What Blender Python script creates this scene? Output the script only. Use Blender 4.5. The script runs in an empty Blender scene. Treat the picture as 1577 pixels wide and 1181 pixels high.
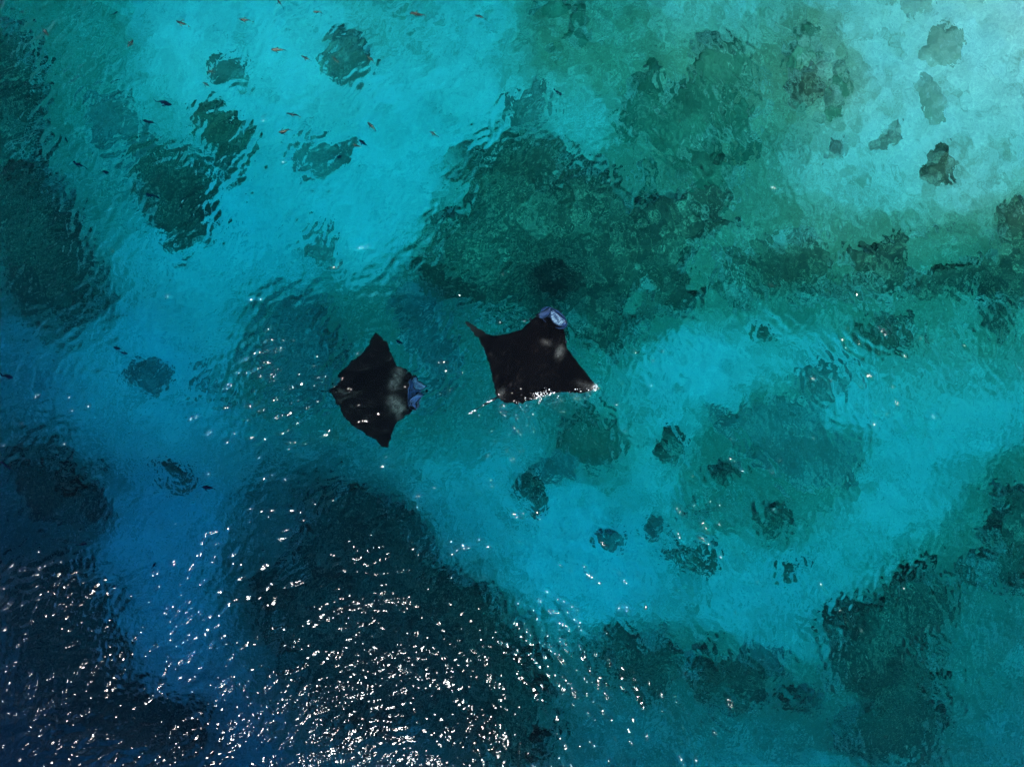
import bpy, math, random
import numpy as np

SC = bpy.context.scene
COL = SC.collection
rad = math.radians

# ------------------------------------------------------------------ camera, sky, sun, exposure
H = 22.0                                    # drone height above the water (m)
cam_d = bpy.data.cameras.new('camera'); cam = bpy.data.objects.new('camera', cam_d); COL.objects.link(cam)
cam.location = (0, 0, H)                    # looks straight down, picture top = +Y
cam_d.sensor_width = 36; cam_d.lens = 36 * H / 31.54
cam_d.clip_start = 0.1; cam_d.clip_end = 500
SC.camera = cam

SUN_ZEN = rad(33.3)                         # sun stands towards -Y, its mirror image at the lower edge of the frame
SUN_AZ = math.atan2(-12.6, -3.9)            # direction (x, y) in which the sun stands
wd = bpy.data.worlds.new('World'); SC.world = wd; wd.use_nodes = True
wn = wd.node_tree.nodes; bg = wn['Background']
sky = wn.new('ShaderNodeTexSky'); sky.sky_type = 'NISHITA'; sky.sun_disc = False
sky.dust_density = 0.15; sky.air_density = 0.9; sky.ozone_density = 1.0
sky.sun_elevation = rad(90) - SUN_ZEN
sky.sun_rotation = math.atan2(math.cos(SUN_AZ), math.sin(SUN_AZ))
wd.node_tree.links.new(sky.outputs[0], bg.inputs[0]); bg.inputs[1].default_value = 0.15
sl = bpy.data.lights.new('sun', 'SUN'); sl.energy = 5.0; sl.angle = rad(0.5); sl.cycles.use_multiple_importance_sampling = False; sl.color = (1.0, 0.97, 0.92)
sun = bpy.data.objects.new('sun', sl); COL.objects.link(sun)
sun.rotation_euler = (0, SUN_ZEN, SUN_AZ)
SC.view_settings.view_transform = 'Standard'; SC.view_settings.look = 'None'
SC.view_settings.gamma = 1; SC.view_settings.use_curve_mapping = False
SC.view_settings.exposure = 1.75
cy = SC.cycles
cy.use_denoising = True; cy.sample_clamp_indirect = 3.0
cy.max_bounces = 8; cy.transmission_bounces = 6; cy.diffuse_bounces = 2; cy.glossy_bounces = 3; cy.min_light_bounces = 8; cy.use_light_tree = False; cy.sample_clamp_direct = 7.0

# ------------------------------------------------------------------ numeric helpers
def hash2(ix, iy, seed):
    n = (ix.astype(np.int64) * 374761393 + iy.astype(np.int64) * 668265263 + seed * 982451653) & 0x7fffffff
    n = ((n ^ (n >> 13)) * 1274126177) & 0x7fffffff
    n = ((n ^ (n >> 15)) * 461845907) & 0x7fffffff
    return ((n ^ (n >> 14)) & 0xffffff) / float(0xffffff)

def vnoise(x, y, seed=0):
    ix = np.floor(x); iy = np.floor(y); fx = x - ix; fy = y - iy
    ux = fx * fx * fx * (fx * (fx * 6 - 15) + 10); uy = fy * fy * fy * (fy * (fy * 6 - 15) + 10)
    a = hash2(ix, iy, seed); b = hash2(ix + 1, iy, seed); c = hash2(ix, iy + 1, seed); d = hash2(ix + 1, iy + 1, seed)
    return (a + (b - a) * ux) * (1 - uy) + (c + (d - c) * ux) * uy

def fbm(x, y, seed=0, octv=4, gain=0.5):
    s = 0; a = 1; t = 0; c, sn = math.cos(0.6), math.sin(0.6)
    for k in range(octv):
        s = s + a * vnoise(x, y, seed + 17 * k); t += a; a *= gain
        x, y = 2.03 * (c * x - sn * y) + 3.1, 2.03 * (sn * x + c * y) - 7.7
    return s / t

def worley(x, y, seed=0):
    ix = np.floor(x); iy = np.floor(y); best = np.full(x.shape, 9.0)
    for dx in (-1, 0, 1):
        for dy in (-1, 0, 1):
            cx = ix + dx; cy_ = iy + dy
            px = cx + hash2(cx, cy_, seed); py = cy_ + hash2(cx, cy_, seed + 5)
            best = np.minimum(best, (px - x) ** 2 + (py - y) ** 2)
    return np.sqrt(best)

def sstep(a, b, x):  # also runs downwards when a > b
    t = np.clip((x - a) / (b - a), 0, 1); return t * t * (3 - 2 * t)

PXM = 50.0                                  # picture pixels per metre at the water surface
def surf(px, py):
    return (px - 788.5) / PXM, -(py - 590.5) / PXM
def under(x, y, d):
    """where the refracted line of sight through surface point (x, y) is at depth d"""
    r = math.hypot(x, y)
    if r < 1e-6: return x, y
    s = math.sin(math.atan2(r, H)) / 1.333
    k = d * s / math.sqrt(1 - s * s) / r
    return x * (1 + k), y * (1 + k)
def at(px, py, d=0.0):
    return under(*surf(px, py), d)

# sea floor depth at surveyed points (picture pixel, metres)
DEPTH = [(1500,60,0.6),(1577,0,0.3),(1300,100,0.8),(1100,60,1.5),(900,60,2.4),(700,60,3.2),(500,60,2.8),(300,60,2.9),(100,60,4.4),
 (0,120,6),(0,300,6.8),(300,400,5.8),(550,330,4.4),(700,250,4.1),(900,250,3.4),(1100,250,2.5),(1500,250,0.9),(1300,300,1.5),
 (1500,500,3.1),(1200,550,3.9),(1000,600,4.5),(700,600,6.6),(450,550,7.6),(200,550,8.8),(0,600,11.5),(0,850,15),(200,850,13),
 (450,850,12),(0,1180,17.5),(300,1180,15.5),(600,1100,12.5),(900,880,6.4),(900,1180,9),(1150,750,4.8),(1350,750,4.2),(1570,750,4.4),
 (1200,950,5.6),(1200,1180,7.5),(1500,950,5.6),(1570,1180,7)]
DSCALE = 1.55
_P = np.array([(*surf(a, b), 1.0 + d * DSCALE) for a, b, d in DEPTH])
def depth_at(x, y):
    x = np.asarray(x, float); y = np.asarray(y, float)
    d = np.full(x.shape, 10.0)
    for it in range(4):
        k = 1 + 0.75 * d / (H + 2)
        sx, sy = x / k, y / k
        num = 0; den = 0
        for px, py, pd in _P:
            q = (sx - px) ** 2 + (sy - py) ** 2
            w = 1.0 / (q + 3.0) ** 2
            num = num + w * pd; den = den + w
        d = num / den
    return d
def floor_z(x, y):
    d = depth_at(x, y)
    return -d + 0.5 * (fbm(x * 0.35, y * 0.35, 3, 3) - 0.5) + 0.12 * (fbm(x * 1.6, y * 1.6, 8, 3) - 0.5)

# ------------------------------------------------------------------ mesh helpers
def np_mesh(name, V, Q, smooth=True):
    m = bpy.data.meshes.new(name)
    V = np.ascontiguousarray(V, np.float32); Q = np.ascontiguousarray(Q, np.int32)
    n = Q.shape[1]
    m.vertices.add(len(V)); m.vertices.foreach_set('co', V.ravel())
    m.loops.add(Q.size); m.loops.foreach_set('vertex_index', Q.ravel())
    m.polygons.add(len(Q)); m.polygons.foreach_set('loop_start', np.arange(len(Q), dtype=np.int32) * n)
    m.update(calc_edges=True)
    if smooth: m.polygons.foreach_set('use_smooth', np.ones(len(Q), bool))
    m.validate(); return m
def attr(m, name, vals):
    a = m.attributes.new(name, 'FLOAT', 'POINT'); a.data.foreach_set('value', np.ascontiguousarray(vals, np.float32))
def obj(name, mesh, mat=None, parent=None, loc=None):
    o = bpy.data.objects.new(name, mesh); COL.objects.link(o)
    if mat and mesh and not mesh.materials: mesh.materials.append(mat)
    if parent: o.parent = parent
    if loc: o.location = loc
    return o
def tag(o, label, cat, group=None):
    o['label'] = label; o['category'] = cat
    if group: o['group'] = group
    return o
def gridQ(nx, ny, flip=False):
    i = np.arange(nx * ny).reshape(ny, nx)
    q = np.stack([i[:-1, :-1], i[:-1, 1:], i[1:, 1:], i[1:, :-1]], -1).reshape(-1, 4)
    return q[:, ::-1] if flip else q
def axis(lo, hi, step, far, n):
    a = np.arange(lo, hi + step * 0.5, step)
    g = np.linspace(0, 1, n + 1)[1:] ** 2
    return np.concatenate([(lo - (far - abs(lo)) * g)[::-1], a, hi + (far - hi) * g])

# ------------------------------------------------------------------ materials
def mat(name):
    m = bpy.data.materials.new(name); m.use_nodes = True
    t = m.node_tree; return m, t, t.nodes, t.links, t.nodes['Principled BSDF']
def N(t, kind, **kw):
    n = t.nodes.new(kind)
    for k, v in kw.items():
        if k in n.inputs: n.inputs[k].default_value = v
        else: setattr(n, k, v)
    return n
def noise(t, scale, detail=4, rough=0.55, dist=0.0, co=None):
    n = N(t, 'ShaderNodeTexNoise', Scale=scale, Detail=detail, Roughness=rough, Distortion=dist)
    if co: t.links.new(co, n.inputs['Vector'])
    return n.outputs[0]
def ramp(t, fac, stops, interp='LINEAR'):
    r = t.nodes.new('ShaderNodeValToRGB'); e = r.color_ramp.elements; r.color_ramp.interpolation = interp
    while len(e) < len(stops): e.new(0.5)
    for el, (p, c) in zip(e, stops):
        el.position = p; el.color = (*c, 1) if len(c) == 3 else c
    t.links.new(fac, r.inputs[0]); return r.outputs[0]
def mix(t, fac, a, b, mode='MIX'):
    n = N(t, 'ShaderNodeMix', data_type='RGBA', blend_type=mode)
    for s, v in ((n.inputs[0], fac), (n.inputs[6], a), (n.inputs[7], b)):
        if isinstance(v, (int, float)): s.default_value = v
        elif isinstance(v, tuple): s.default_value = (*v, 1)
        else: t.links.new(v, s)
    return n.outputs[2]
def math_(t, op, a, b=0.0, c=None):
    n = N(t, 'ShaderNodeMath', operation=op)
    for s, v in zip(n.inputs, (a, b, c)):
        if v is None: continue
        if isinstance(v, (int, float)): s.default_value = v
        else: t.links.new(v, s)
    return n.outputs[0]
def wpos(t):
    return t.nodes.new('ShaderNodeNewGeometry').outputs['Position']

# sand with rubble and algae where the "cover" attribute is high
def sand_mat():
    m, t, n, l, b = mat('sand')
    co = wpos(t)
    cov = N(t, 'ShaderNodeAttribute', attribute_name='cover').outputs['Fac']
    n1 = noise(t, 0.75, 6, 0.62, 0.4, co); n2 = noise(t, 2.6, 5, 0.65, 0.5, co); n3 = noise(t, 9, 4, 0.7, 0.2, co)
    sand = ramp(t, n1, [(0.3, (0.46, 0.44, 0.33)), (0.5, (0.66, 0.63, 0.48)), (0.7, (0.78, 0.75, 0.60))])
    s = math_(t, 'MULTIPLY_ADD', n1, 0.9, math_(t, 'MULTIPLY_ADD', n2, 0.7, math_(t, 'MULTIPLY', n3, 0.30)))
    s = math_(t, 'ADD', s, math_(t, 'MULTIPLY_ADD', cov, 0.66, -1.12))
    f1 = ramp(t, s, [(0.0, (0, 0, 0)), (0.42, (1, 1, 1))])
    rub = ramp(t, n2, [(0.35, (0.12, 0.125, 0.07)), (0.5, (0.25, 0.25, 0.155)), (0.68, (0.40, 0.39, 0.28))])
    c = mix(t, f1, sand, rub)
    off = N(t, 'ShaderNodeVectorMath', operation='ADD'); l.new(co, off.inputs[0]); off.inputs[1].default_value = (13.7, 5.2, 3.3)
    n4 = noise(t, 1.5, 5, 0.6, 0.8, off.outputs[0])
    f2 = ramp(t, math_(t, 'ADD', n4, math_(t, 'MULTIPLY_ADD', cov, 0.24, math_(t, 'MULTIPLY', n3, 0.10))), [(0.60, (0, 0, 0)), (0.88, (1, 1, 1))])
    c = mix(t, math_(t, 'MULTIPLY', f2, 0.85), c, (0.10, 0.115, 0.065))
    n5 = noise(t, 13, 5, 0.75, 0.4, co)
    c = mix(t, math_(t, 'MULTIPLY_ADD', cov, 0.65, 0.27), c, ramp(t, n5, [(0.33, (0.32, 0.36, 0.32)), (0.50, (1.0, 1.0, 1.0)), (0.64, (1.55, 1.55, 1.5))]), 'MULTIPLY')
    c = mix(t, 0.45, c, ramp(t, n3, [(0.3, (0.6, 0.6, 0.6)), (0.7, (1.25, 1.25, 1.25))]), 'MULTIPLY')
    l.new(c, b.inputs['Base Color']); b.inputs['Roughness'].default_value = 1; b.inputs['Specular IOR Level'].default_value = 0
    return m
def reef_mat(name, cols, spot, spotamt):
    m, t, n, l, b = mat(name)
    co = wpos(t)
    n1 = noise(t, 0.9, 6, 0.65, 0.6, co); n2 = noise(t, 3.2, 5, 0.7, 0.8, co); n3 = noise(t, 11, 3, 0.6, 0, co)
    f = math_(t, 'MULTIPLY_ADD', n1, 0.55, math_(t, 'MULTIPLY', n2, 0.45))
    c = ramp(t, f, [(0.36, cols[0]), (0.5, cols[1]), (0.64, cols[2])])
    sp = ramp(t, math_(t, 'MULTIPLY_ADD', n2, 0.6, math_(t, 'MULTIPLY', n3, 0.4)), [(0.58 - spotamt, (0, 0, 0)), (0.76 - spotamt, (1, 1, 1))])
    c = mix(t, sp, c, spot)
    rim = N(t, 'ShaderNodeAttribute', attribute_name='rim').outputs['Fac']
    e = math_(t, 'ADD', math_(t, 'MULTIPLY', rim, -0.95), math_(t, 'MULTIPLY_ADD', n1, 1.9, math_(t, 'MULTIPLY_ADD', n2, 1.3, -1.36)))
    ed = ramp(t, e, [(0.0, (0, 0, 0)), (0.75, (1, 1, 1))])
    c = mix(t, ed, c, mix(t, n2, (0.20, 0.20, 0.125), (0.62, 0.59, 0.45)))
    l.new(c, b.inputs['Base Color']); b.inputs['Roughness'].default_value = 1; b.inputs['Specular IOR Level'].default_value = 0
    return m
M_sand = sand_mat()
M_dark = reef_mat('coral_dark', [(0.018, 0.022, 0.016), (0.045, 0.052, 0.031), (0.14, 0.155, 0.09)], (0.34, 0.36, 0.20), 0.05)
M_green = reef_mat('coral_green', [(0.016, 0.045, 0.026), (0.038, 0.088, 0.050), (0.11, 0.18, 0.105)], (0.24, 0.30, 0.19), 0.02)
M_mid = reef_mat('coral_brown', [(0.05, 0.055, 0.04), (0.12, 0.12, 0.085), (0.28, 0.27, 0.19)], (0.34, 0.33, 0.24), 0.02)
M_pale = reef_mat('coral_pale', [(0.13, 0.15, 0.10), (0.22, 0.24, 0.17), (0.36, 0.37, 0.28)], (0.48, 0.47, 0.40), 0.02)

# water: refracting, mirroring by Fresnel, absorbing red first
def water_mat():
    m, t, n, l, b = mat('sea_water'); n.remove(b); out = n['Material Output']
    co = wpos(t)
    chop = N(t, 'ShaderNodeAttribute', attribute_name='chop').outputs['Fac']
    h = math_(t, 'MULTIPLY_ADD', noise(t, 4.2, 2, 0.5, 0.6, co), 0.006, math_(t, 'MULTIPLY', noise(t, 8.5, 1, 0.4, 0.3, co), 0.0095))
    bp = N(t, 'ShaderNodeBump', Strength=1.0, Distance=1.0)
    l.new(math_(t, 'MULTIPLY', h, chop), bp.inputs['Height'])
    fr = N(t, 'ShaderNodeFresnel', IOR=1.15)
    rf = N(t, 'ShaderNodeBsdfRefraction', IOR=1.333, Roughness=0.0)
    gl = N(t, 'ShaderNodeBsdfGlossy', Roughness=0.08, distribution='BECKMANN')
    for x in (fr, rf, gl): l.new(bp.outputs[0], x.inputs['Normal'])
    mx = n.new('ShaderNodeMixShader')
    l.new(fr.outputs[0], mx.inputs[0]); l.new(rf.outputs[0], mx.inputs[1]); l.new(gl.outputs[0], mx.inputs[2])
    l.new(mx.outputs[0], out.inputs['Surface'])
    va = N(t, 'ShaderNodeVolumeAbsorption', Density=0.36); va.inputs['Color'].default_value = (0.0, 0.824, 0.895, 1)
    l.new(va.outputs[0], out.inputs['Volume'])
    return m
M_water = water_mat()

def plain(name, col, rough=0.6, spec=0.3, var=0.35, scale=8.0):
    m, t, n, l, b = mat(name)
    v = ramp(t, noise(t, scale, 4, 0.6, 0.3, N(t, 'ShaderNodeTexCoord').outputs['Object']), [(0.3, tuple(c * (1 - var) for c in col)), (0.7, tuple(min(1, c * (1 + var)) for c in col))])
    l.new(v, b.inputs['Base Color']); b.inputs['Roughness'].default_value = rough; b.inputs['Specular IOR Level'].default_value = spec
    return m
def manta_mat():
    m, t, n, l, b = mat('manta_skin')
    co = N(t, 'ShaderNodeTexCoord').outputs['Object']
    mk = N(t, 'ShaderNodeAttribute', attribute_name='mark').outputs['Fac']
    n1 = noise(t, 3.5, 6, 0.7, 1.0, co); n2 = noise(t, 14, 4, 0.7, 0.6, co)
    c = ramp(t, n1, [(0.35, (0.0008, 0.0008, 0.0009)), (0.6, (0.0016, 0.0014, 0.0016)), (0.75, (0.007, 0.006, 0.006))])
    mp = N(t, 'ShaderNodeMapping'); l.new(co, mp.inputs[0]); mp.inputs['Scale'].default_value = (9, 1.6, 4); mp.inputs['Rotation'].default_value = (0, 0, 0.5)
    st = ramp(t, noise(t, 1.6, 5, 0.75, 1.2, mp.outputs[0]), [(0.56, (0, 0, 0)), (0.72, (1, 1, 1))])
    c = mix(t, math_(t, 'MULTIPLY', st, 0.6), c, (0.034, 0.028, 0.027))
    f = math_(t, 'MULTIPLY', mk, ramp(t, noise(t, 7, 5, 0.75, 1.5, co), [(0.36, (0.05, 0.05, 0.05)), (0.62, (1.2, 1.2, 1.2))]))
    c = mix(t, f, c, (0.13, 0.12, 0.108))
    l.new(c, b.inputs['Base Color']); b.inputs['Roughness'].default_value = 0.6; b.inputs['Specular IOR Level'].default_value = 0.0
    return m
M_manta = manta_mat()
M_mouth = plain('manta_mouth_lining', (0.005, 0.021, 0.062), 0.6, 0.2, 0.8, 7)
def mottled(name, dark, pale, scale):
    m, t, n, l, b = mat(name)
    l.new(ramp(t, noise(t, scale, 5, 0.7, 1.0, N(t, 'ShaderNodeTexCoord').outputs['Object']), [(0.42, dark), (0.60, pale)]), b.inputs['Base Color'])
    b.inputs['Roughness'].default_value = 0.6; b.inputs['Specular IOR Level'].default_value = 0.1
    return m
M_lobe = mottled('manta_fin_inside', (0.004, 0.016, 0.045), (0.032, 0.085, 0.125), 13)
M_white = mottled('manta_white', (0.006, 0.032, 0.08), (0.32, 0.42, 0.45), 9)
M_eye = plain('manta_eye', (0.02, 0.02, 0.02), 0.2, 0.5, 0.1)
M_tan = plain('fish_tan', (0.055, 0.052, 0.034), 0.5, 0.3, 0.45, 14)
M_olive = plain('fish_olive', (0.030, 0.032, 0.020), 0.5, 0.3, 0.45, 14)
M_navy = plain('fish_navy', (0.0006, 0.002, 0.010), 0.5, 0.0, 0.3, 10)
M_fineye = plain('fish_fin', (0.035, 0.035, 0.024), 0.5, 0.3, 0.3, 14)
M_foam = plain('foam', (0.6, 0.6, 0.58), 0.7, 0.2, 0.1, 10)

# ------------------------------------------------------------------ sea floor
COVER = [(1500,60,.22),(1300,120,.2),(1200,200,.4),(1420,180,.25),(1380,60,.3),(1100,60,.4),(900,60,.8),(760,60,.35),(600,40,.55),(430,60,.1),(300,80,.1),(120,80,.85),(30,60,1.1),(60,160,1.0),
 (0,300,1.2),(120,300,.8),(180,180,.6),(300,400,.25),(400,330,.0),(550,330,.0),(600,150,.0),(720,180,.0),(860,210,.15),(950,220,.1),(1100,250,1.0),(1060,170,.95),
 (1300,300,.38),(1500,250,.3),(1450,500,.5),(1000,430,1.0),(1250,420,.9),(1400,600,.42),(1200,550,.3),(1080,560,.05),(1300,630,.05),(1000,620,.3),(700,600,.8),(700,480,.8),(450,550,.7),(250,530,.25),
 (100,560,.4),(0,600,.7),(0,850,.95),(250,850,.3),(200,1000,.4),(430,870,.9),(0,1180,.9),(300,1180,.6),(600,1100,.95),(740,800,.45),(900,860,.1),
 (960,760,.35),(900,1180,.8),(1120,700,.42),(1330,760,.32),(1300,700,.4),(1500,650,.35),(1570,750,.8),(1200,900,.35),(1120,860,.4),(1200,1180,.7),(1500,950,.75),(1570,1180,.8)]
_CV = np.array([(*surf(a, b), d) for a, b, d in COVER])
def cover_at(x, y, d):
    k = 1 + 0.75 * d / (H + 2); sx = x / k; sy = y / k; num = 0; den = 0
    for px, py, v in _CV:
        w = 1.0 / ((sx - px) ** 2 + (sy - py) ** 2 + 0.6) ** 2
        num = num + w * v; den = den + w
    return num / den
def sdf_poly(x, y, P):
    d = np.full(x.shape, 1e9); ins = np.zeros(x.shape, bool); n = len(P)
    for i in range(n):
        ax, ay = P[i]; bx, by = P[(i + 1) % n]
        ex, ey = bx - ax, by - ay
        t = np.clip(((x - ax) * ex + (y - ay) * ey) / (ex * ex + ey * ey), 0, 1)
        d = np.minimum(d, (x - ax - t * ex) ** 2 + (y - ay - t * ey) ** 2)
        c = ((ay > y) != (by > y)) & (x < (bx - ax) * (y - ay) / (by - ay + 1e-12) + ax)
        ins ^= c
    return np.where(ins, 1, -1) * np.sqrt(d)
REEFS = [  # outline in the survey picture, height, material, clumps, label
 ([(668,262),(705,235),(785,205),(850,218),(905,258),(965,268),(1020,290),(1100,290),(1130,370),(1100,440),(1060,480),(1000,500),(965,560),(905,575),(880,500),(800,505),(735,490),(690,470),(648,430),(655,365),(680,320)], 0.9, M_dark, 22, 'dgm', 'broad dark reef lying just above the right-hand manta ray, largest near the middle'),
 ([(960,140),(1005,90),(1080,70),(1155,100),(1185,175),(1150,250),(1120,310),(1020,310),(975,255),(955,190)], 0.7, M_green, 14, 'gm', 'emerald green reef in the upper right, joined to the dark central reef'),
 ([(1090,390),(1190,360),(1290,380),(1400,365),(1500,385),(1490,450),(1400,475),(1340,470),(1300,460),(1210,480),(1130,470),(1095,440)], 0.6, M_dark, 14, 'dgm', 'long brown-green reef band running sideways across the right half'),
 ([(1335,480),(1390,470),(1400,520),(1388,548),(1345,545),(1328,520)], 0.7, M_dark, 5, 'd', 'small dark reef block hanging below the long sideways reef band'),
 ([(1480,345),(1530,315),(1640,320),(1660,500),(1610,530),(1545,525),(1515,460),(1485,400)], 0.8, M_dark, 8, 'dg', 'dark green reef at the right edge, halfway up the frame'),
 ([(1530,750),(1570,735),(1650,750),(1660,900),(1600,940),(1545,900),(1525,830)], 0.9, M_dark, 9, 'dg', 'dark reef at the right edge, below the halfway line'),
 ([(1320,910),(1370,870),(1440,850),(1510,850),(1530,900),(1480,930),(1450,990),(1490,1060),(1500,1130),(1470,1200),(1390,1220),(1330,1180),(1320,1100),(1280,1040),(1290,980),(1265,960)], 0.9, M_dark, 18, 'dgm', 'tall dark reef running down to the bottom edge in the lower right corner'),
 ([(990,985),(1040,960),(1100,985),(1160,1010),(1220,1040),(1290,1080),(1270,1130),(1180,1140),(1100,1110),(1010,1100),(940,1060),(885,1010),(930,985)], 0.8, M_dark, 15, 'dg', 'dark reef near the bottom edge, right of the sun glitter'),
 ([(420,770),(500,745),(580,760),(640,800),(680,870),(760,900),(830,930),(850,1000),(860,1100),(830,1200),(600,1220),(420,1200),(380,1100),(345,1000),(340,930),(410,880)], 1.0, M_dark, 24, 'dm', 'great dark reef lying under the thick sun glitter at the bottom'),
 ([(395,475),(440,440),(500,455),(560,480),(570,540),(520,580),(500,630),(440,640),(385,620),(355,570)], 0.8, M_mid, 10, 'dm', 'brown reef left of the left-hand manta ray'),
 ([(-60,20),(60,40),(90,110),(60,190),(60,260),(95,330),(120,400),(100,470),(50,500),(-70,500)], 1.0, M_dark, 12, 'd', 'dark reef along the left edge in the upper half'),
 ([(-60,690),(40,690),(110,730),(115,800),(60,850),(-60,850)], 0.9, M_dark, 6, 'd', 'dark reef at the left edge below the halfway line'),
 ([(-80,900),(60,880),(140,930),(150,1030),(190,1100),(260,1150),(250,1240),(-80,1240)], 1.0, M_dark, 10, 'd', 'deep dark reef filling the bottom left corner'),
 ([(1060,725),(1110,715),(1150,750),(1220,760),(1235,820),(1180,830),(1120,800),(1070,800)], 0.7, M_dark, 8, 'dg', 'dark reef right of centre on the pale sand, below the long band'),
 ([(860,640),(900,615),(940,640),(965,690),(940,730),(890,720),(858,690)], 0.6, M_green, 6, 'g', 'green patch of reef just below the right-hand manta ray'),
 ([(1090,630),(1190,600),(1260,640),(1310,690),(1300,770),(1240,760),(1170,720),(1110,690)], 0.4, M_mid, 8, 'mp', 'thin brown reef patch above the dark reef right of centre'),
 ([(830,-30),(880,-30),(905,30),(900,75),(850,85),(820,50)], 0.4, M_green, 6, 'gm', 'green reef patch at the top edge right of the middle'),
 ([(600,460),(640,440),(690,490),(720,540),(700,600),(660,640),(610,640),(600,590),(640,560),(610,520)], 0.5, M_mid, 8, 'dm', 'low brown reef between the two manta rays'),
 ([(1220,40),(1260,60),(1290,120),(1280,180),(1230,190),(1205,150),(1200,90)], 0.5, M_green, 6, 'dg', 'dark green reef patch in the bright shallows of the upper right'),
]
fx = axis(-30.0, 26.0, 0.1, 120, 24); fy = axis(-23.0, 18.0, 0.1, 120, 24)
X, Y = np.meshgrid(fx, fy)
D = depth_at(X, Y); CVR = cover_at(X, Y, D)
_wx = X + 1.2 * (fbm(X * 0.5, Y * 0.5, 61, 3) - 0.5); _wy = Y + 1.2 * (fbm(X * 0.5 + 20, Y * 0.5, 62, 3) - 0.5)
for _r in REEFS:
    _d = float(depth_at(*surf(*np.mean(_r[0], 0))))
    CVR += 0.5 * np.exp(-np.clip(-sdf_poly(_wx, _wy, [at(px, py, _d) for px, py in _r[0]]), 0, None) / 0.8)
CVR = np.clip(CVR, 0, 1.15)
Z = floor_z(X, Y)
Z += np.clip(CVR, 0, 1) * 0.16 * (fbm(X * 3.1, Y * 3.1, 21, 3) - 0.45)
Z += 0.012 * np.sin(26 * (X * 0.8 + Y * 0.6) + 5 * fbm(X * 0.8, Y * 0.8, 31, 2)) * (1 - np.clip(CVR, 0, 1))
me = np_mesh('sea_floor', np.stack([X, Y, Z], -1).reshape(-1, 3), gridQ(len(fx), len(fy)))
attr(me, 'cover', CVR.ravel())
sf = obj('sea_floor', me, M_sand); sf['kind'] = 'structure'

# ------------------------------------------------------------------ water body: a rippled skin closed by sides and a bottom
rng = np.random.default_rng(7)
STEP = 0.055; NX, NY = 720, 576
def wavefield(bands):
    kx = np.fft.fftfreq(NX, STEP) * 2 * np.pi; ky = np.fft.fftfreq(NY, STEP) * 2 * np.pi
    KX, KY = np.meshgrid(kx, ky); K = np.hypot(KX, KY) + 1e-9
    tot = np.zeros((NY, NX))
    for lam, slope, ang, spread in bands:
        k0 = 2 * np.pi / lam
        amp = np.exp(-(np.log(K / k0) / 0.32) ** 2)
        if spread is not None:
            th = np.arctan2(KY, KX) - rad(ang)
            amp = amp * (np.abs(np.cos(th)) ** spread + 0.05)
        f = np.fft.ifft2(np.fft.fft2(rng.standard_normal((NY, NX))) * amp).real
        gy, gx = np.gradient(f, STEP)
        tot += f * slope / math.sqrt((gx ** 2 + gy ** 2).mean())
    return tot
xs = (np.arange(NX) - NX / 2) * STEP; ys = (np.arange(NY) - NY / 2) * STEP
WX, WY = np.meshgrid(xs, ys)
big = wavefield([(3.2, 0.02, 65, 2), (1.7, 0.032, 120, 2), (1.0, 0.036, 60, 1.5)])
ripL = wavefield([(0.60, 0.052, 130, 2.0), (0.36, 0.075, 125, 2.0), (0.22, 0.085, 135, 1.0)])   # crests run up to the right
ripR = wavefield([(0.60, 0.052, 20, 2.0), (0.36, 0.075, 35, 2.0), (0.22, 0.085, 15, 1.0)])      # crests run up to the left
mR = sstep(-5.0, 6.0, WX + 3.0 * (fbm(WX * 0.3, WY * 0.3, 91, 2) - 0.5) - 0.25 * WY)
small = (ripL * (1 - mR) + ripR * mR) / np.sqrt(mR ** 2 + (1 - mR) ** 2)
modu = 0.45 + 1.1 * sstep(0.30, 0.72, fbm(WX * 0.28, WY * 0.28, 77, 3))
def blob(px, py, r):
    cx, cy_ = surf(px, py); return np.exp(-((WX - cx) ** 2 + (WY - cy_) ** 2) / (r * r))
modu = modu * (1 + 0.6 * np.clip(blob(430, 570, 1.6) + blob(330, 650, 1.2) + blob(70, 900, 2.0) + blob(60, 1120, 2.5) + blob(700, 800, 1.6) + blob(560, 850, 2.0) + 0.7 * blob(760, 520, 0.9) + 0.8 * blob(830, 620, 0.9), 0, 1))
modu = modu * (1 - 0.22 * sstep(1, 5, WX) * sstep(1, -3, WY)) * (1 + 0.8 * np.clip(blob(1400, 150, 6.0) + 0.7 * blob(1150, 230, 4.5) + 0.6 * blob(1350, 600, 5.0) + 0.35 * blob(500, 150, 5.0), 0, 1))
W = big + small * modu
# the wake of the right-hand ray roughens the skin around its trailing edge
wake = blob(800, 622, 0.55) + blob(850, 612, 0.5) + blob(900, 605, 0.35) + 0.8 * blob(790, 655, 0.8) + 0.7 * blob(850, 650, 0.6) + 0.4 * blob(780, 690, 0.7)
wake = np.clip(wake, 0, 1.2)
chop = 0.75 + 0.7 * sstep(0.35, 0.7, fbm(WX * 0.5 + 9, WY * 0.5, 55, 3)) + 2.5 * wake
edge = np.minimum(np.minimum(WX - xs[0], xs[-1] - WX), np.minimum(WY - ys[0], ys[-1] - WY))
W *= sstep(0, 1.5, edge)
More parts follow.
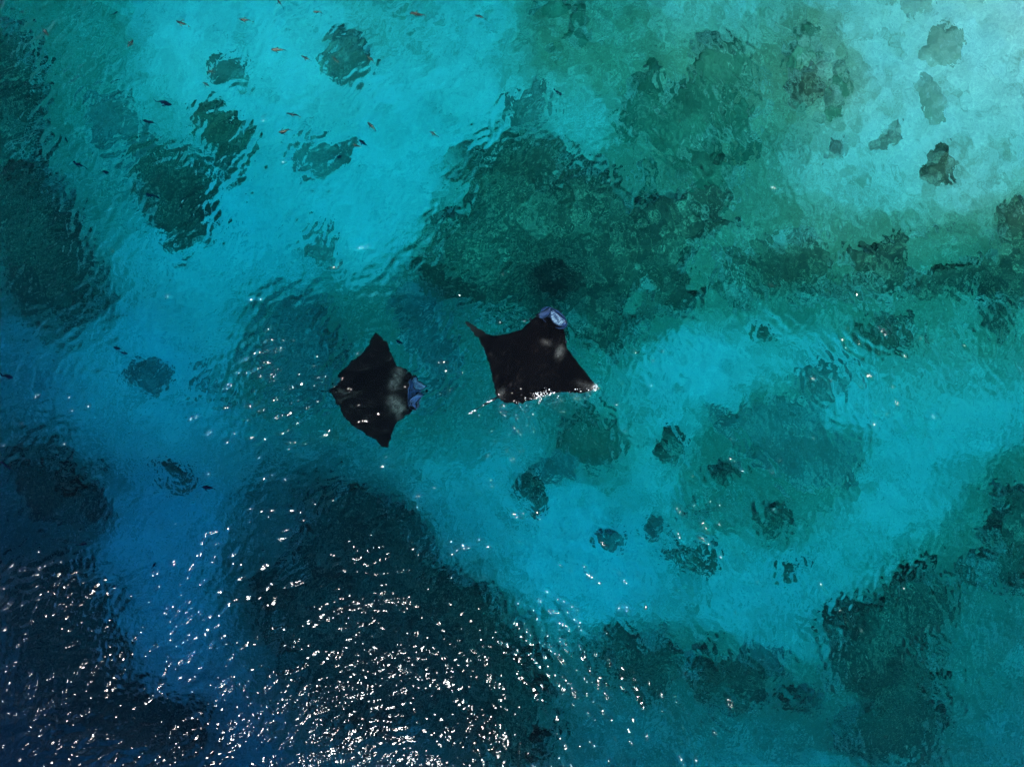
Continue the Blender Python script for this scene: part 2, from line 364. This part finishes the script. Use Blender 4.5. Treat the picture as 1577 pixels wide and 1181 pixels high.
# extend to the far sides with a coarse calm rim
gx = np.concatenate([[-110, -60, -35], xs, [35, 60, 110]]); gy = np.concatenate([[-110, -60, -35], ys, [35, 60, 110]])
GX, GY = np.meshgrid(gx, gy); GZ = np.zeros(GX.shape); GZ[3:-3, 3:-3] = W
GC = np.full(GX.shape, 1.0); GC[3:-3, 3:-3] = chop
nx, ny = len(gx), len(gy)
V = np.stack([GX, GY, GZ], -1).reshape(-1, 3); Q = gridQ(nx, ny)
idx = np.arange(nx * ny).reshape(ny, nx)
loop = np.concatenate([idx[0, :], idx[1:, -1], idx[-1, -2::-1], idx[-2:0:-1, 0]])
nb = len(V); Vb = V[loop].copy(); Vb[:, 2] = -48
lo_ = np.arange(len(loop)); nxt = (lo_ + 1) % len(loop)
side = np.stack([loop[nxt], loop[lo_], nb + lo_, nb + nxt], -1)
cb = nb + len(loop)
V = np.concatenate([V, Vb, [[0, 0, -48]]])
me = bpy.data.meshes.new('water')
h2 = len(loop) // 2
# bottom as a fan of quads (centre, two edges)
fan = []
L = len(loop) - len(loop) % 2
for a in range(0, L, 2): fan.append((cb, nb + (a + 2) % len(loop), nb + a + 1, nb + a))
me = np_mesh('water', V, np.concatenate([Q, side, np.array(fan)]))
attr(me, 'chop', np.concatenate([GC.ravel(), np.ones(len(loop) + 1)]))
wt = obj('water', me, M_water); wt['kind'] = 'structure'

# ------------------------------------------------------------------ coral reefs and coral heads
def mound(name, P, height, material, seed, step=0.075, warp=0.55, ease=0.5, gaps=0.0, fade=1.9):
    P = np.array(P); lo = P.min(0) - 0.9; hi = P.max(0) + 0.9
    gx = np.arange(lo[0], hi[0], step); gy = np.arange(lo[1], hi[1], step)
    X, Y = np.meshgrid(gx, gy)
    wx = X + warp * (fbm(X * 0.9, Y * 0.9, seed, 4, 0.6) - 0.5) * 2; wy = Y + warp * (fbm(X * 0.9 + 40, Y * 0.9, seed + 3, 4, 0.6) - 0.5) * 2
    s = sdf_poly(wx, wy, P)
    s = s - gaps * sstep(0.52, 0.72, fbm(X * 0.7, Y * 0.7, seed + 9, 4))
    h = height * (1 - np.exp(-np.clip(s, 0, None) / ease)) * (0.55 + 0.9 * fbm(X * 0.8, Y * 0.8, seed + 5, 3))
    h += np.clip(s / 0.3, 0, 1) * (0.22 * (0.55 - worley(X * 1.5, Y * 1.5, seed)) + 0.10 * (0.5 - worley(X * 4, Y * 4, seed + 2)) + 0.05)
    h = np.where(s > 0, h, np.maximum(s, -0.4) * 0.8)
    Zf = floor_z(X, Y) + 0.02
    keep = h > -0.16
    q = gridQ(len(gx), len(gy)); q = q[keep.ravel()[q].any(1)]
    u, inv = np.unique(q, return_inverse=True)
    c = P.mean(0); zc = float(floor_z(c[0:1], c[1:2])[0])
    V = np.stack([X - c[0], Y - c[1], Zf + h - zc], -1).reshape(-1, 3)[u]
    me = np_mesh(name, V, inv.reshape(-1, 4)); attr(me, 'rim', np.clip(s.ravel()[u] / fade, -0.3, 1))
    o = obj(name, me, material, loc=(c[0], c[1], zc))
    return o, (X, Y, Zf + h, s, c, zc)

clump_meshes = []
def clump_mesh(seed, mm):
    r = np.random.default_rng(seed); n, k = 12, 5
    V = []
    for j in range(k):
        a = j / (k - 1) * math.pi * 0.5
        for i in range(n):
            t = 2 * math.pi * i / n
            rr = math.cos(a) * (1 + 0.35 * (r.random() - 0.5)) + 0.02
            V.append((rr * math.cos(t), rr * math.sin(t), 0.55 * math.sin(a) * (1 + 0.2 * (r.random() - 0.5)) - 0.12))
    Q = [(j * n + i, j * n + (i + 1) % n, (j + 1) * n + (i + 1) % n, (j + 1) * n + i) for j in range(k - 1) for i in range(n)]
    m = np_mesh('coral_clump', np.array(V), np.array(Q)); attr(m, 'rim', np.ones(len(V))); m.materials.append(mm); return m
CLUMPS = {k: [clump_mesh(100 + 7 * i + j, m) for j in range(3)] for i, (k, m) in enumerate([('d', M_dark), ('g', M_green), ('m', M_mid), ('p', M_pale)])}
rnd = random.Random(5)
def scatter_clumps(o, info, n, kinds, smax=0.55):
    X, Y, Z, s, c, zc = info
    ok = np.argwhere(s > 0.12)
    for _ in range(n):
        if not len(ok): return
        j, i = ok[rnd.randrange(len(ok))]
        ch = obj('coral_clump', rnd.choice(CLUMPS[rnd.choice(kinds)]), None, o)
        ch.location = (X[j, i] - c[0], Y[j, i] - c[1], Z[j, i] - zc - 0.03)
        k = rnd.uniform(0.16, smax); ch.scale = (k * rnd.uniform(0.7, 1.3), k * rnd.uniform(0.7, 1.3), k * rnd.uniform(0.5, 0.9))
        ch.rotation_euler = (0, 0, rnd.uniform(0, 6.28))

for k, (P, hgt, mm, n, kinds, lab) in enumerate(REEFS):
    c = np.mean(P, 0); d = float(depth_at(*surf(*c))) - hgt * 0.6
    o, info = mound('coral_reef', [at(px, py, d) for px, py in P], hgt, mm, 300 + 31 * k, gaps=1.15)
    tag(o, lab, 'reef', 'reefs on the sea floor'); scatter_clumps(o, info, n, {M_dark: 'd', M_green: 'g', M_mid: 'm', M_pale: 'p'}[mm], 0.4)

HEADS = [
 (866,425,48,38,1.0,M_dark,'added dark mound on the central reef, for the shadow above the right-hand manta head'),  # dark mound added where the ray's shadow falls, standing in for it
 (697,420,52,40,1.0,M_dark,'added dark mound for a manta shadow, lower left rim of the central reef'),  # second added mound, its dark colour stands in for a ray's shadow
  # px, py, radius x, radius y, height, material, label
 (350,222,40,38,.7,M_dark,'round dark coral head on turquoise sand, upper left, largest of the lone heads'),
 (262,270,52,40,.6,M_dark,'dark ragged coral head left of the round one in the upper left'),
 (275,325,65,42,.6,M_dark,'wide dark coral head lowest of the cluster in the upper left'),
 (183,190,45,45,.4,M_mid,'faint brown coral patch near the two navy fish in the upper left'),
 (545,105,38,34,.5,M_mid,'brown coral head beneath tan fish near the top edge'),
 (360,120,28,20,.35,M_mid,'small faint coral head near tan fish at upper left'),
 (492,375,26,30,.4,M_mid,'small lone coral head above the left-hand manta ray'),
 (500,240,45,24,.3,M_mid,'flat brown coral patch under fish in the turquoise sand'),
 (820,160,30,24,.3,M_mid,'small brown coral patch at the top of the central reef'),
 (1038,690,23,25,.5,M_dark,'round dark coral head on sand right of the manta rays'),
 (1052,866,30,30,.6,M_dark,'round dark coral head in the lower middle right, ringed by blue sand'),
 (1004,812,24,14,.4,M_mid,'small flat coral head just above the round one in the lower right'),
 (942,842,22,20,.35,M_mid,'small faint coral head left of the round one at lower right'),
 (868,712,34,28,.5,M_mid,'brown coral head below the right-hand manta ray'),
 (822,752,18,26,.5,M_dark,'upright narrow coral head at lower middle'),
 (1228,880,24,20,.5,M_dark,'dark coral head beside bright sand in the lower right'),
 (1438,266,26,26,.5,M_dark,'dark round coral head in the pale shallows at right'),
 (1288,238,15,18,.4,M_mid,'tiny brown coral head in the pale shallows at right'),
 (1362,212,20,18,.35,M_mid,'brown coral head left of the dark round one in the shallows'),
 (1240,130,26,36,.5,M_dark,'dark coral block upright on the green reef patch in the shallows'),
 (1440,75,34,24,.2,M_pale,'faint coral patch in the brightest shallows at the top right'),
 (1430,160,26,28,.2,M_pale,'faint coral patch below the topmost pair in the bright top right shallows'),
 (1412,10,24,16,.2,M_pale,'faint coral patch cut by the top edge at right'),
 (225,742,36,30,.6,M_dark,'dark coral head in deep blue water at left'),
 (205,578,34,22,.4,M_mid,'faint coral patch in deep blue water at the left'),
 (300,590,24,24,.4,M_mid,'faint coral patch under the first glitter, left of the left manta'),
 (660,492,28,24,.3,M_pale,'pale round coral mound between the two manta rays'),
 (1185,515,17,14,.4,M_dark,'small dark coral head on turquoise sand at the right of centre'),
 (1270,585,36,30,.35,M_mid,'brown coral patch on the bright sand right of centre'),
 (1180,1020,30,22,.4,M_mid,'brown coral head above the dark reef near the bottom edge'),
]
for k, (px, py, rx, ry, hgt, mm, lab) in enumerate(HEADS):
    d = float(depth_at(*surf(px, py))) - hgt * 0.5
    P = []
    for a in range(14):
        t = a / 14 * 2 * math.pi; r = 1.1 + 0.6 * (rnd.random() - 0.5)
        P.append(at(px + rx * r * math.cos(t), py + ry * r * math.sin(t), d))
    o, info = mound('coral_boulder_or_shadow_mound', P, hgt, mm, 900 + 13 * k, step=0.05, warp=0.5, ease=0.35, gaps=0.25, fade=1.0 if px < 1180 or py > 420 else 1.7)  # the first two mounds are added for the rays' shadows, the rest coral
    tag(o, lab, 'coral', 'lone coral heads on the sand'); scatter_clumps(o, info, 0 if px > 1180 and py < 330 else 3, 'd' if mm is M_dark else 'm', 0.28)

# ------------------------------------------------------------------ manta rays
def loft_tube(path, radii, n=8, flat=1.0):
    path = np.array(path, float); V = []; m = len(path)
    for j in range(m):
        t = path[min(j + 1, m - 1)] - path[max(j - 1, 0)]; t /= np.linalg.norm(t) + 1e-9
        a = np.cross(t, (0, 0, 1)); a /= np.linalg.norm(a) + 1e-9; b = np.cross(a, t)
        for i in range(n):
            th = 2 * math.pi * i / n
            V.append(path[j] + radii[j] * (a * math.cos(th) + b * math.sin(th) * flat))
    Q = [(j * n + i, j * n + (i + 1) % n, (j + 1) * n + (i + 1) % n, (j + 1) * n + i) for j in range(m - 1) for i in range(n)]
    return np.array(V), np.array(Q)
def closed_sheet(P, thick):
    """P: (a, b, 3) sheet of points -> closed thin solid"""
    a, b = P.shape[:2]
    du = np.gradient(P, axis=0); dv = np.gradient(P, axis=1)
    nn = np.cross(du, dv); nn /= np.linalg.norm(nn, axis=-1, keepdims=True) + 1e-9
    th = thick if isinstance(thick, np.ndarray) else np.full((a, b), thick)
    top = (P + nn * th[..., None] / 2).reshape(-1, 3); bot = (P - nn * th[..., None] / 2).reshape(-1, 3)
    i = np.arange(a * b).reshape(a, b)
    q = np.stack([i[:-1, :-1], i[1:, :-1], i[1:, 1:], i[:-1, 1:]], -1).reshape(-1, 4)
    lp = np.concatenate([i[:, 0], i[-1, 1:], i[-2::-1, -1], i[0, -2:0:-1]]); nx_ = np.roll(lp, -1)
    sd = np.stack([lp, lp + a * b, nx_ + a * b, nx_], -1)
    return np.concatenate([top, bot]), np.concatenate([q, q[:, ::-1] + a * b, sd])

def manta(label, origin, head, LEAD, TRAIL, zfun, z0, marks, thick, wobble=0):
    """outlines surveyed in picture pixels, turned into metres along span (s) and axis (a)"""
    hx, hy = head; k = math.hypot(hx, hy); hx /= k; hy /= k      # picture-space axis (y down)
    sx, sy = -hy, hx                                             # animal's right-hand side
    def sa(p):
        dx, dy = p[0] - origin[0], p[1] - origin[1]
        return (dx * sx + dy * sy) / PXM, (dx * hx + dy * hy) / PXM
    Ld = sorted(sa(p) for p in LEAD); Tr = sorted(sa(p) for p in TRAIL)
    s0 = min(Ld[0][0], Tr[0][0]); s1 = max(Ld[-1][0], Tr[-1][0])
    ns, nc = 90, 40
    # denser stations around the head
    S = np.linspace(s0 + 0.005, s1 - 0.005, ns)
    lead = np.interp(S, [p[0] for p in Ld], [p[1] for p in Ld]); trail = np.interp(S, [p[0] for p in Tr], [p[1] for p in Tr])
    ker = np.array([1, 2, 1]) / 4
    for _ in range(1):
        lead[1:-1] = np.convolve(lead, ker, 'valid'); trail[1:-1] = np.convolve(trail, ker, 'valid')
    rr = np.random.default_rng(int(abs(origin[0])))
    trail += 0.012 * rr.standard_normal(ns)
    lead = np.maximum(lead, trail + 0.03)
    U = np.linspace(0, 1, nc)
    SS = S[:, None] + 0 * U; A = trail[:, None] + (lead - trail)[:, None] * U
    half = np.where(S < 0, -s0, s1); q = np.abs(S) / half
    body = np.exp(-(S / 0.42) ** 2)
    tk = (0.10 * (1 - q) + 0.012)[:, None] * (np.sin(np.pi * U) ** 0.5)[None, :] + thick * body[:, None] * (np.sin(np.pi * U ** 1.7) ** 1.5)[None, :]
    zc = zfun(SS, A)
    top = np.stack([SS, A, zc + tk * 0.62], -1); bot = np.stack([SS, A, zc - tk * 0.38], -1)
    n1 = ns * nc
    V = np.concatenate([top.reshape(-1, 3), bot.reshape(-1, 3)])
    i = np.arange(n1).reshape(ns, nc)
    q1 = np.stack([i[:-1, :-1], i[1:, :-1], i[1:, 1:], i[:-1, 1:]], -1).reshape(-1, 4)
    lp = np.concatenate([i[:, 0], i[-1, 1:], i[-2::-1, -1], i[0, -2:0:-1]]); nx_ = np.roll(lp, -1)
    Q = np.concatenate([q1, q1[:, ::-1] + n1, np.stack([lp, lp + n1, nx_ + n1, nx_], -1)])
    root = bpy.data.objects.new('manta_ray', None); COL.objects.link(root); root.empty_display_size = 0.3
    ox, oy = at(origin[0], origin[1], -z0)
    root.location = (ox, oy, z0)
    # picture axis (hx, hy down) -> world (hx, -hy); local +Y = head, +X = right
    root.rotation_euler = (0, 0, math.atan2(-hy, hx) - math.pi / 2)
    tag(root, label, 'manta ray', 'manta rays swimming at the surface')
    me = np_mesh('body', V, Q)
    mk = np.zeros(n1)
    for (ms, ma, r1, r2, ang, st) in marks:
        c, sn = math.cos(ang), math.sin(ang)
        dx, dy = SS.ravel() - ms, A.ravel() - ma
        e = ((c * dx + sn * dy) / r1) ** 2 + ((-sn * dx + c * dy) / r2) ** 2
        mk = np.maximum(mk, st * np.exp(-e))
    attr(me, 'mark', np.concatenate([mk, mk * 0 + 0.5]))
    obj('body', me, M_manta, root)
    return root, sa, zfun

def lobe(root, base, tip, width, curl, side, material, inner, name='cephalic_fin', lift=0.0):
    """a curled head fin from base to tip, rolled about its own length"""
    base = np.array(base, float); tip = np.array(tip, float); ax = tip - base; ln = np.linalg.norm(ax); ax /= ln
    lat = np.cross(ax, (0, 0, 1)) * side; lat /= np.linalg.norm(lat); up = np.array((0, 0, 1.0))
    P = np.zeros((16, 11, 3))
    for i in range(16):
        u = i / 15; w = width * (0.62 + 0.38 * math.sin(math.pi * u)) * math.sqrt(max(0.02, 1 - (max(0, u - 0.62) / 0.39) ** 2))
        for j in range(11):
            v = j / 10 - 0.5; an = v * curl
            P[i, j] = base + ax * ln * u + lat * (math.sin(an) * w / curl * 2 + 0.16 * ln * math.sin(math.pi * u)) + up * ((1 - math.cos(an)) * w / curl * 1.8 + lift * u)
    V, Q = closed_sheet(P, 0.03)
    o = obj(name, np_mesh(name, V, Q), material, root)
    P2 = P[2:-1, 1:-1] + up * 0.03
    V, Q = closed_sheet(P2, 0.01)
    obj('pale_lining', np_mesh('pale_lining', V, Q), inner, o)
    return o

def mouth(root, cs, ca, w, depth_, z, material):
    """open mouth: a shallow scoop with a rolled lip in front of the head"""
    V = []; n = 24; rings = 7
    for j in range(rings):
        r = j / (rings - 1)
        for i in range(n):
            t = 2 * math.pi * i / n
            V.append((cs + w * r * math.cos(t), ca + depth_ * r * math.sin(t), z - 0.22 * (1 - r * r) + 0.03 * max(0, math.sin(t))))
    Q = [(j * n + i, (j + 1) * n + i, (j + 1) * n + (i + 1) % n, j * n + (i + 1) % n) for j in range(rings - 1) for i in range(n)]
    m = np_mesh('mouth', np.array(V), np.array(Q)); o = obj('mouth', m, material, root)
    pth = [(cs + w * 1.02 * math.cos(t), ca + depth_ * 1.02 * math.sin(t), z + 0.03 * max(0, math.sin(t))) for t in np.linspace(0, 2 * math.pi, 25)]
    Vt, Qt = loft_tube(pth, [0.014] * 25, 6)
    obj('lip', np_mesh('lip', Vt, Qt), material, o)
    return o
def sphere_mesh(name, r, n=10, k=6, sc=(1, 1, 1)):
    V = []; 
    for j in range(k + 1):
        a = math.pi * j / k
        for i in range(n):
            t = 2 * math.pi * i / n; V.append((r * sc[0] * math.sin(a) * math.cos(t), r * sc[1] * math.sin(a) * math.sin(t), r * sc[2] * math.cos(a)))
    Q = [(j * n + i, (j + 1) * n + i, (j + 1) * n + (i + 1) % n, j * n + (i + 1) % n) for j in range(k) for i in range(n)]
    return np_mesh(name, np.array(V), np.array(Q))
def dorsal_etc(root, tail_pts, tail_r, dorsal, z, pelvic):
    Vt, Qt = loft_tube(tail_pts, tail_r, 8); obj('tail', np_mesh('tail', Vt, Qt), M_manta, root)
    s, a = dorsal; P = np.zeros((6, 4, 3))
    for i in range(6):
        for j in range(4):
            u = i / 5; v = j / 3; P[i, j] = (s, a - 0.24 * u * (1 - 0.3 * v) - 0.10 * v, z + 0.13 * v * math.sin(math.pi * (0.15 + 0.8 * u)))
    V, Q = closed_sheet(P, 0.02); obj('dorsal_fin', np_mesh('dorsal_fin', V, Q), M_manta, root)
    for sd in (-1, 1):
        s, a = pelvic; P = np.zeros((6, 4, 3))
        for i in range(6):
            for j in range(4):
                u = i / 5; v = j / 3; P[i, j] = (s + sd * (0.05 + 0.12 * v * (1 - 0.6 * u)), a - 0.22 * u, z - 0.07)
        V, Q = closed_sheet(P, 0.02); obj('pelvic_fin', np_mesh('pelvic_fin', V, Q), M_manta, root)

# left-hand ray: head to the right, level just under the skin
LEAD1 = [(582,511),(592,518),(598,529),(602,538),(606,550),(613,561),(622,566),(629,569),(636,574),(636,579),(633,590),(632,603),(633,616),(636,628),(637,634),(628,639),(614,648),(608.5,657),(605,672),(599,692)]
TRAIL1 = [(579,511),(573,523),(560,538),(540,556),(525,572),(516,587),(508,598),(504,603),(509,611),(520,628),(532,648),(554,665),(573,678),(593,692)]
o1 = (572, 603)
def z1(s, a):
    return 0.10 * (np.abs(s) / 1.8) ** 2 - 0.03 * a + 0.03 * np.sin(s * 3 + a * 2)
m1, sa1, _ = manta('black manta ray on the left, level, head and blue open mouth pointing right', o1, (1, 0.0), LEAD1, TRAIL1, z1, -1.1,
    [(-0.22, 0.72, 0.16, 0.13, 0.5, 0.5), (0.40, 0.60, 0.12, 0.20, 0.4, 0.0), (-0.62, 0.92, 0.16, 0.08, 0.4, 0.4),
     (0.30, 0.72, 0.17, 0.12, -0.6, 0.55), (0.62, 0.92, 0.18, 0.09, -0.5, 0.6), (-0.42, 0.84, 0.2, 0.08, 0.6, .45), (0.46, 0.82, 0.2, 0.09, -0.6, .55),
     (0.0, -1.0, 0.05, 0.5, 0.0, 0.12), (0.25, -0.9, 0.03, 0.45, 0.3, 0.12)], 0.36)
mouth(m1, 0.02, 1.36, 0.53, 0.20, 0.05, M_mouth)
lobe(m1, (-0.52, 1.30, 0.06), (-0.10, 1.76, 0.10), 0.15, 2.0, 1, M_manta, M_lobe)
lobe(m1, (0.56, 1.34, 0.06), (0.06, 1.62, 0.06), 0.14, 2.0, -1, M_manta, M_mouth)
for sd in (-1, 1):
    e = obj('eye', sphere_mesh('eye', 0.05), M_eye, m1); e.location = (sd * 0.60, 1.16, 0.03)
dorsal_etc(m1, [(0.0, -1.28, 0.03), (0.0, -1.45, 0.02), (-0.02, -1.62, 0.03), (-0.05, -1.80, 0.05), (-0.04, -1.98, 0.06)], [0.05, 0.022, 0.014, 0.009, 0.004], (0.0, -1.05), 0.08, (0.0, -1.15))

# right-hand ray: head up and to the right, banking so that its right wing breaks the surface
LEAD2 = [(712,491),(722,493),(734,504),(746,512),(757,516),(780,513),(800,508),(812,499),(820,490),(826,486),(838,486),(850,490),(862,496),(869,505),(872,520),(873,535),(880,545),(892,560),(905,577),(918,595)]
TRAIL2 = [(711,493),(720,502),(733,518),(742,530),(746,542),(751,556),(756,574),(759,590),(764,609),(776,620),(800,623),(818,618),(832,612),(850,606),(868,604),(880,604),(900,606),(914,600)]
o2 = (815, 550)
def z2(s, a):
    l = np.clip(-s, 0, None) / 2.36; r = np.clip(s, 0, None) / 2.24
    return -0.75 * l ** 2 + 0.16 * r ** 1.2 - 0.02 * a + 0.02 * np.sin(3 * s + 2 * a) + 0.05 * np.clip(-a - 0.3, 0, 1) * (s > -0.3)
m2, sa2, _ = manta('black manta ray on the right, head pointing up, one wing tip breaking the surface', o2, (79, -123), LEAD2, TRAIL2, z2, -0.36,
    [(0.72, 0.62, 0.10, 0.16, 0.2, 0.9), (0.20, 0.66, 0.16, 0.07, 0.2, 0.35), (2.2, 0.30, 0.10, 0.10, 0, 1.0), (-2.0, -0.14, 0.3, 0.12, 0, 0.15), (-0.12, -1.42, 0.12, 0.14, 0, 0.4), (2.0, 0.18, 0.25, 0.1, 0.1, 0.35)], 0.34)
mouth(m2, -0.02, 1.44, 0.46, 0.25, 0.04, M_mouth)
lobe(m2, (-0.50, 1.20, 0.0), (-0.26, 1.66, 0.02), 0.12, 2.0, 1, M_manta, M_mouth)
lobe(m2, (0.40, 1.48, 0.05), (-0.22, 1.62, 0.08), 0.16, 1.6, -1, M_mouth, M_white)
for sd in (-1, 1):
    e = obj('eye', sphere_mesh('eye', 0.05), M_eye, m2); e.location = (0.05 + sd * 0.66, 1.02, 0.02)
s_, a_ = sa2((764, 613)); s2_, a2_ = sa2((745, 624)); s3_, a3_ = sa2((723, 637))
dorsal_etc(m2, [(s_ + 0.05, a_ + 0.1, 0.0), (s_, a_, 0.05), (s2_, a2_, 0.13), (s3_, a3_, 0.16)], [0.05, 0.03, 0.018, 0.006], (-0.02, -1.2), 0.10, (-0.02, -1.35))

# ------------------------------------------------------------------ fish
def fish_mesh(thin):
    prof = [(0.50, 0.01), (0.46, 0.05), (0.38, 0.095), (0.25, 0.13), (0.10, 0.14), (-0.08, 0.125), (-0.22, 0.09), (-0.33, 0.05), (-0.40, 0.032)]
    V = []; n = 10
    for x, r in prof:
        for i in range(n):
            t = 2 * math.pi * i / n; V.append((x, r * 0.62 * thin * math.cos(t), r * 1.25 * math.sin(t)))
    Q = [(j * n + i, j * n + (i + 1) % n, (j + 1) * n + (i + 1) % n, (j + 1) * n + i) for j in range(len(prof) - 1) for i in range(n)]
    return np_mesh('body', np.array(V), np.array(Q)[:, ::-1])
def sheet_mesh(name, pts, t=0.012):
    V, Q = closed_sheet(np.array(pts, float), t); return np_mesh(name, V, Q)
def fish_kind(body, fin, thin):
    b = fish_mesh(thin); b.materials.append(body)
    tl = sheet_mesh('tail_fin', [[(-0.38, 0, -0.03), (-0.38, 0, 0.03)], [(-0.46, 0.03, -0.09), (-0.45, 0.03, 0.09)], [(-0.60, 0.07, -0.15), (-0.58, 0.09, 0.15)]]); tl.materials.append(fin)
    df = sheet_mesh('dorsal_fin', [[(0.22, 0, 0.14), (0.18, 0.01, 0.20)], [(0.0, 0, 0.15), (-0.04, 0.02, 0.24)], [(-0.25, 0, 0.09), (-0.30, 0.01, 0.14)]]); df.materials.append(fin)
    pf = [sheet_mesh('pectoral_fin', [[(0.22, s * 0.08, -0.02), (0.16, s * 0.10, -0.04)], [(0.12, s * 0.19, -0.05), (0.06, s * 0.17, -0.06)], [(0.02, s * 0.24, -0.07), (-0.01, s * 0.21, -0.07)]]) for s in (-1, 1)]
    for p in pf: p.materials.append(fin)
    return b, tl, df, pf
KIND = {'t': fish_kind(M_tan, M_fineye, 1.0), 'o': fish_kind(M_olive, M_fineye, 1.0), 'n': fish_kind(M_navy, M_navy, 1.25)}
FISH = [  # px, py, length in pixels, heading in picture (deg, 0 = right, 90 = up), kind, depth, label
 (69,49,17,-40,'o',.5,'olive fish nearest the top left corner'),
 (176,20,10,35,'n',0.6,'tiny navy fish close to the top edge at left'),
 (281,36,21,160,'o',.4,'olive fish near the top edge, first of the pair left of the tan one'),
 (378,31,23,175,'t',.35,'tan fish swimming level near the top edge at left'),
 (200,68,17,55,'o',.45,'olive fish pointing steeply up in the upper left'),
 (326,110,15,165,'t',.4,'tan fish just above the striped one by the faint coral head'),
 (318,131,17,150,'o',.5,'olive fish beneath the tan one by the faint coral head'),
 (251,158,24,-10,'n',0.6,'navy fish, upper of the two in the middle of the upper left'),
 (230,187,22,170,'n',0.6,'navy fish, lower of the two in the middle of the upper left'),
 (123,254,20,160,'n',0.6,'navy fish above the left edge reef'),
 (162,266,11,15,'n',0.6,'thin navy fish just right of the one above the left edge reef'),
 (235,301,22,160,'n',0.6,'navy fish over the dark coral heads in the upper left'),
 (102,216,9,-80,'n',0.6,'tiny navy fish pointing down near the left edge'),
 (431,5,18,125,'o',.4,'olive fish cut by the top edge'),
 (489,19,15,172,'t',.4,'small tan fish at the top edge, right of the one cut by the edge'),
 (643,21,23,170,'o',.4,'olive fish near the top edge in the middle, long and level'),
 (739,26,19,162,'o',.4,'rightmost of the fish along the top edge'),
 (428,77,24,180,'t',.3,'pale tan fish swimming level below the top edge row'),
 (472,90,17,155,'o',.4,'olive fish first in the row of three by the brown coral head'),
 (517,93,16,140,'t',.4,'tan fish second in the row of three by the brown coral head'),
 (571,91,16,140,'o',.4,'olive fish third in the row of three, over the brown coral head'),
 (451,177,22,167,'o',.4,'olive fish over plain turquoise sand, upper of a stacked pair'),
 (438,202,20,195,'o',.4,'olive fish over plain turquoise sand, lower of a stacked pair'),
 (573,195,18,135,'o',.4,'olive fish pointing up left, alone above the close pair'),
 (560,221,19,145,'n',.5,'dark fish of the close pair swimming side by side'),
 (550,225,16,160,'t',.4,'tan fish of the close pair swimming side by side'),
 (668,206,19,150,'t',.4,'tan fish by itself left of the central reef'),
 (523,242,10,20,'n',0.6,'small navy fish over the flat brown coral patch'),
 (859,142,14,-30,'n',0.6,'navy fish right of the middle near the top, alone'),
 (283,401,12,20,'n',0.6,'small navy fish in open blue water below the coral heads'),
 (181,536,14,170,'n',0.6,'navy fish, upper of a close pair in deep blue water at left'),
 (190,543,14,-10,'n',0.6,'navy fish, lower of a close pair in deep blue water at left'),
 (11,579,20,-15,'n',0.6,'navy fish at the left edge, level with the manta rays'),
 (10,717,22,140,'n',0.6,'navy fish at the left edge, over the lower dark reef'),
 (320,751,20,175,'n',0.6,'navy fish in blue water, lower left of the left manta'),
 (126,838,17,10,'n',0.6,'navy fish in the sparse glitter at lower left'),
 (237,871,10,60,'n',0.6,'tiny navy fish low in the open blue water'),
 (614,526,13,-20,'n',0.6,'small navy fish right of the left manta ray wing tip'),
]
for px, py, ln, hd, kd, dp, lab in FISH:
    b, tl, df, pf = KIND[kd]
    r = bpy.data.objects.new('fish', None); COL.objects.link(r); r.empty_display_size = 0.1
    x, y = at(px, py, dp); r.location = (x, y, -dp); r.rotation_euler = (rnd.uniform(-0.5, 0.5), 0, rad(hd)); k = ln / PXM * (0.85 if kd == 't' else 1.0); r.scale = (k, k, k)
    tag(r, lab, 'fish', 'fish swimming near the surface')
    for nm, m in (('body', b), ('tail_fin', tl), ('dorsal_fin', df), ('pectoral_fin', pf[0]), ('pectoral_fin', pf[1])):
        obj(nm, m, None, r)

# ------------------------------------------------------------------ foam along the breaking wing
def water_z(x, y):
    i = np.clip(((x - xs[0]) / STEP).astype(int), 0, NX - 1); j = np.clip(((y - ys[0]) / STEP).astype(int), 0, NY - 1)
    return W[j, i]
r = np.random.default_rng(11); FP = []
def along(pts, n, jit):
    pts = np.array([surf(*p) for p in pts]); seg = np.linalg.norm(np.diff(pts, axis=0), axis=1); cum = np.concatenate([[0], np.cumsum(seg)])
    u = r.random(n) * cum[-1]
    FP.append(np.stack([np.interp(u, cum, pts[:, 0]), np.interp(u, cum, pts[:, 1])], -1) + r.standard_normal((n, 2)) * jit)
along([(775,620),(800,622),(832,611),(850,606)], 110, 0.08)
along([(822,612),(858,604)], 130, 0.09)
along([(880,604),(905,606),(918,597)], 70, 0.05)
along([(914,602),(921,592)], 50, 0.04)
along([(762,613),(745,623),(735,630),(723,637)], 70, 0.02)
FP = np.concatenate(FP); FP = FP[vnoise(FP[:, 0] * 7, FP[:, 1] * 7, 4) + 0.35 * vnoise(FP[:, 0] * 25, FP[:, 1] * 25, 6) > 0.78]; fz = water_z(FP[:, 0], FP[:, 1])
base = sphere_mesh('tmp', 1.0, 6, 3, (1, 1, 0.5)); bv = np.array([v.co[:] for v in base.vertices]); bq = np.array([p.vertices[:] for p in base.polygons if len(p.vertices) == 4])
VV = []; QQ = []
for k in range(len(FP)):
    sc_ = r.uniform(0.004, 0.012) * (1 + 1.2 * r.random() ** 6); VV.append(bv * sc_ * np.array([r.uniform(.7, 1.8), r.uniform(.7, 1.4), 1]) + np.array([FP[k, 0], FP[k, 1], fz[k] + 0.004])); QQ.append(bq + k * len(bv))
bpy.data.meshes.remove(base)
fo = obj('sea_foam', np_mesh('sea_foam', np.concatenate(VV), np.concatenate(QQ)), M_foam); fo['kind'] = 'stuff'
fo['label'] = 'white foam flecks along the wing of the right-hand manta ray'; fo['category'] = 'foam'
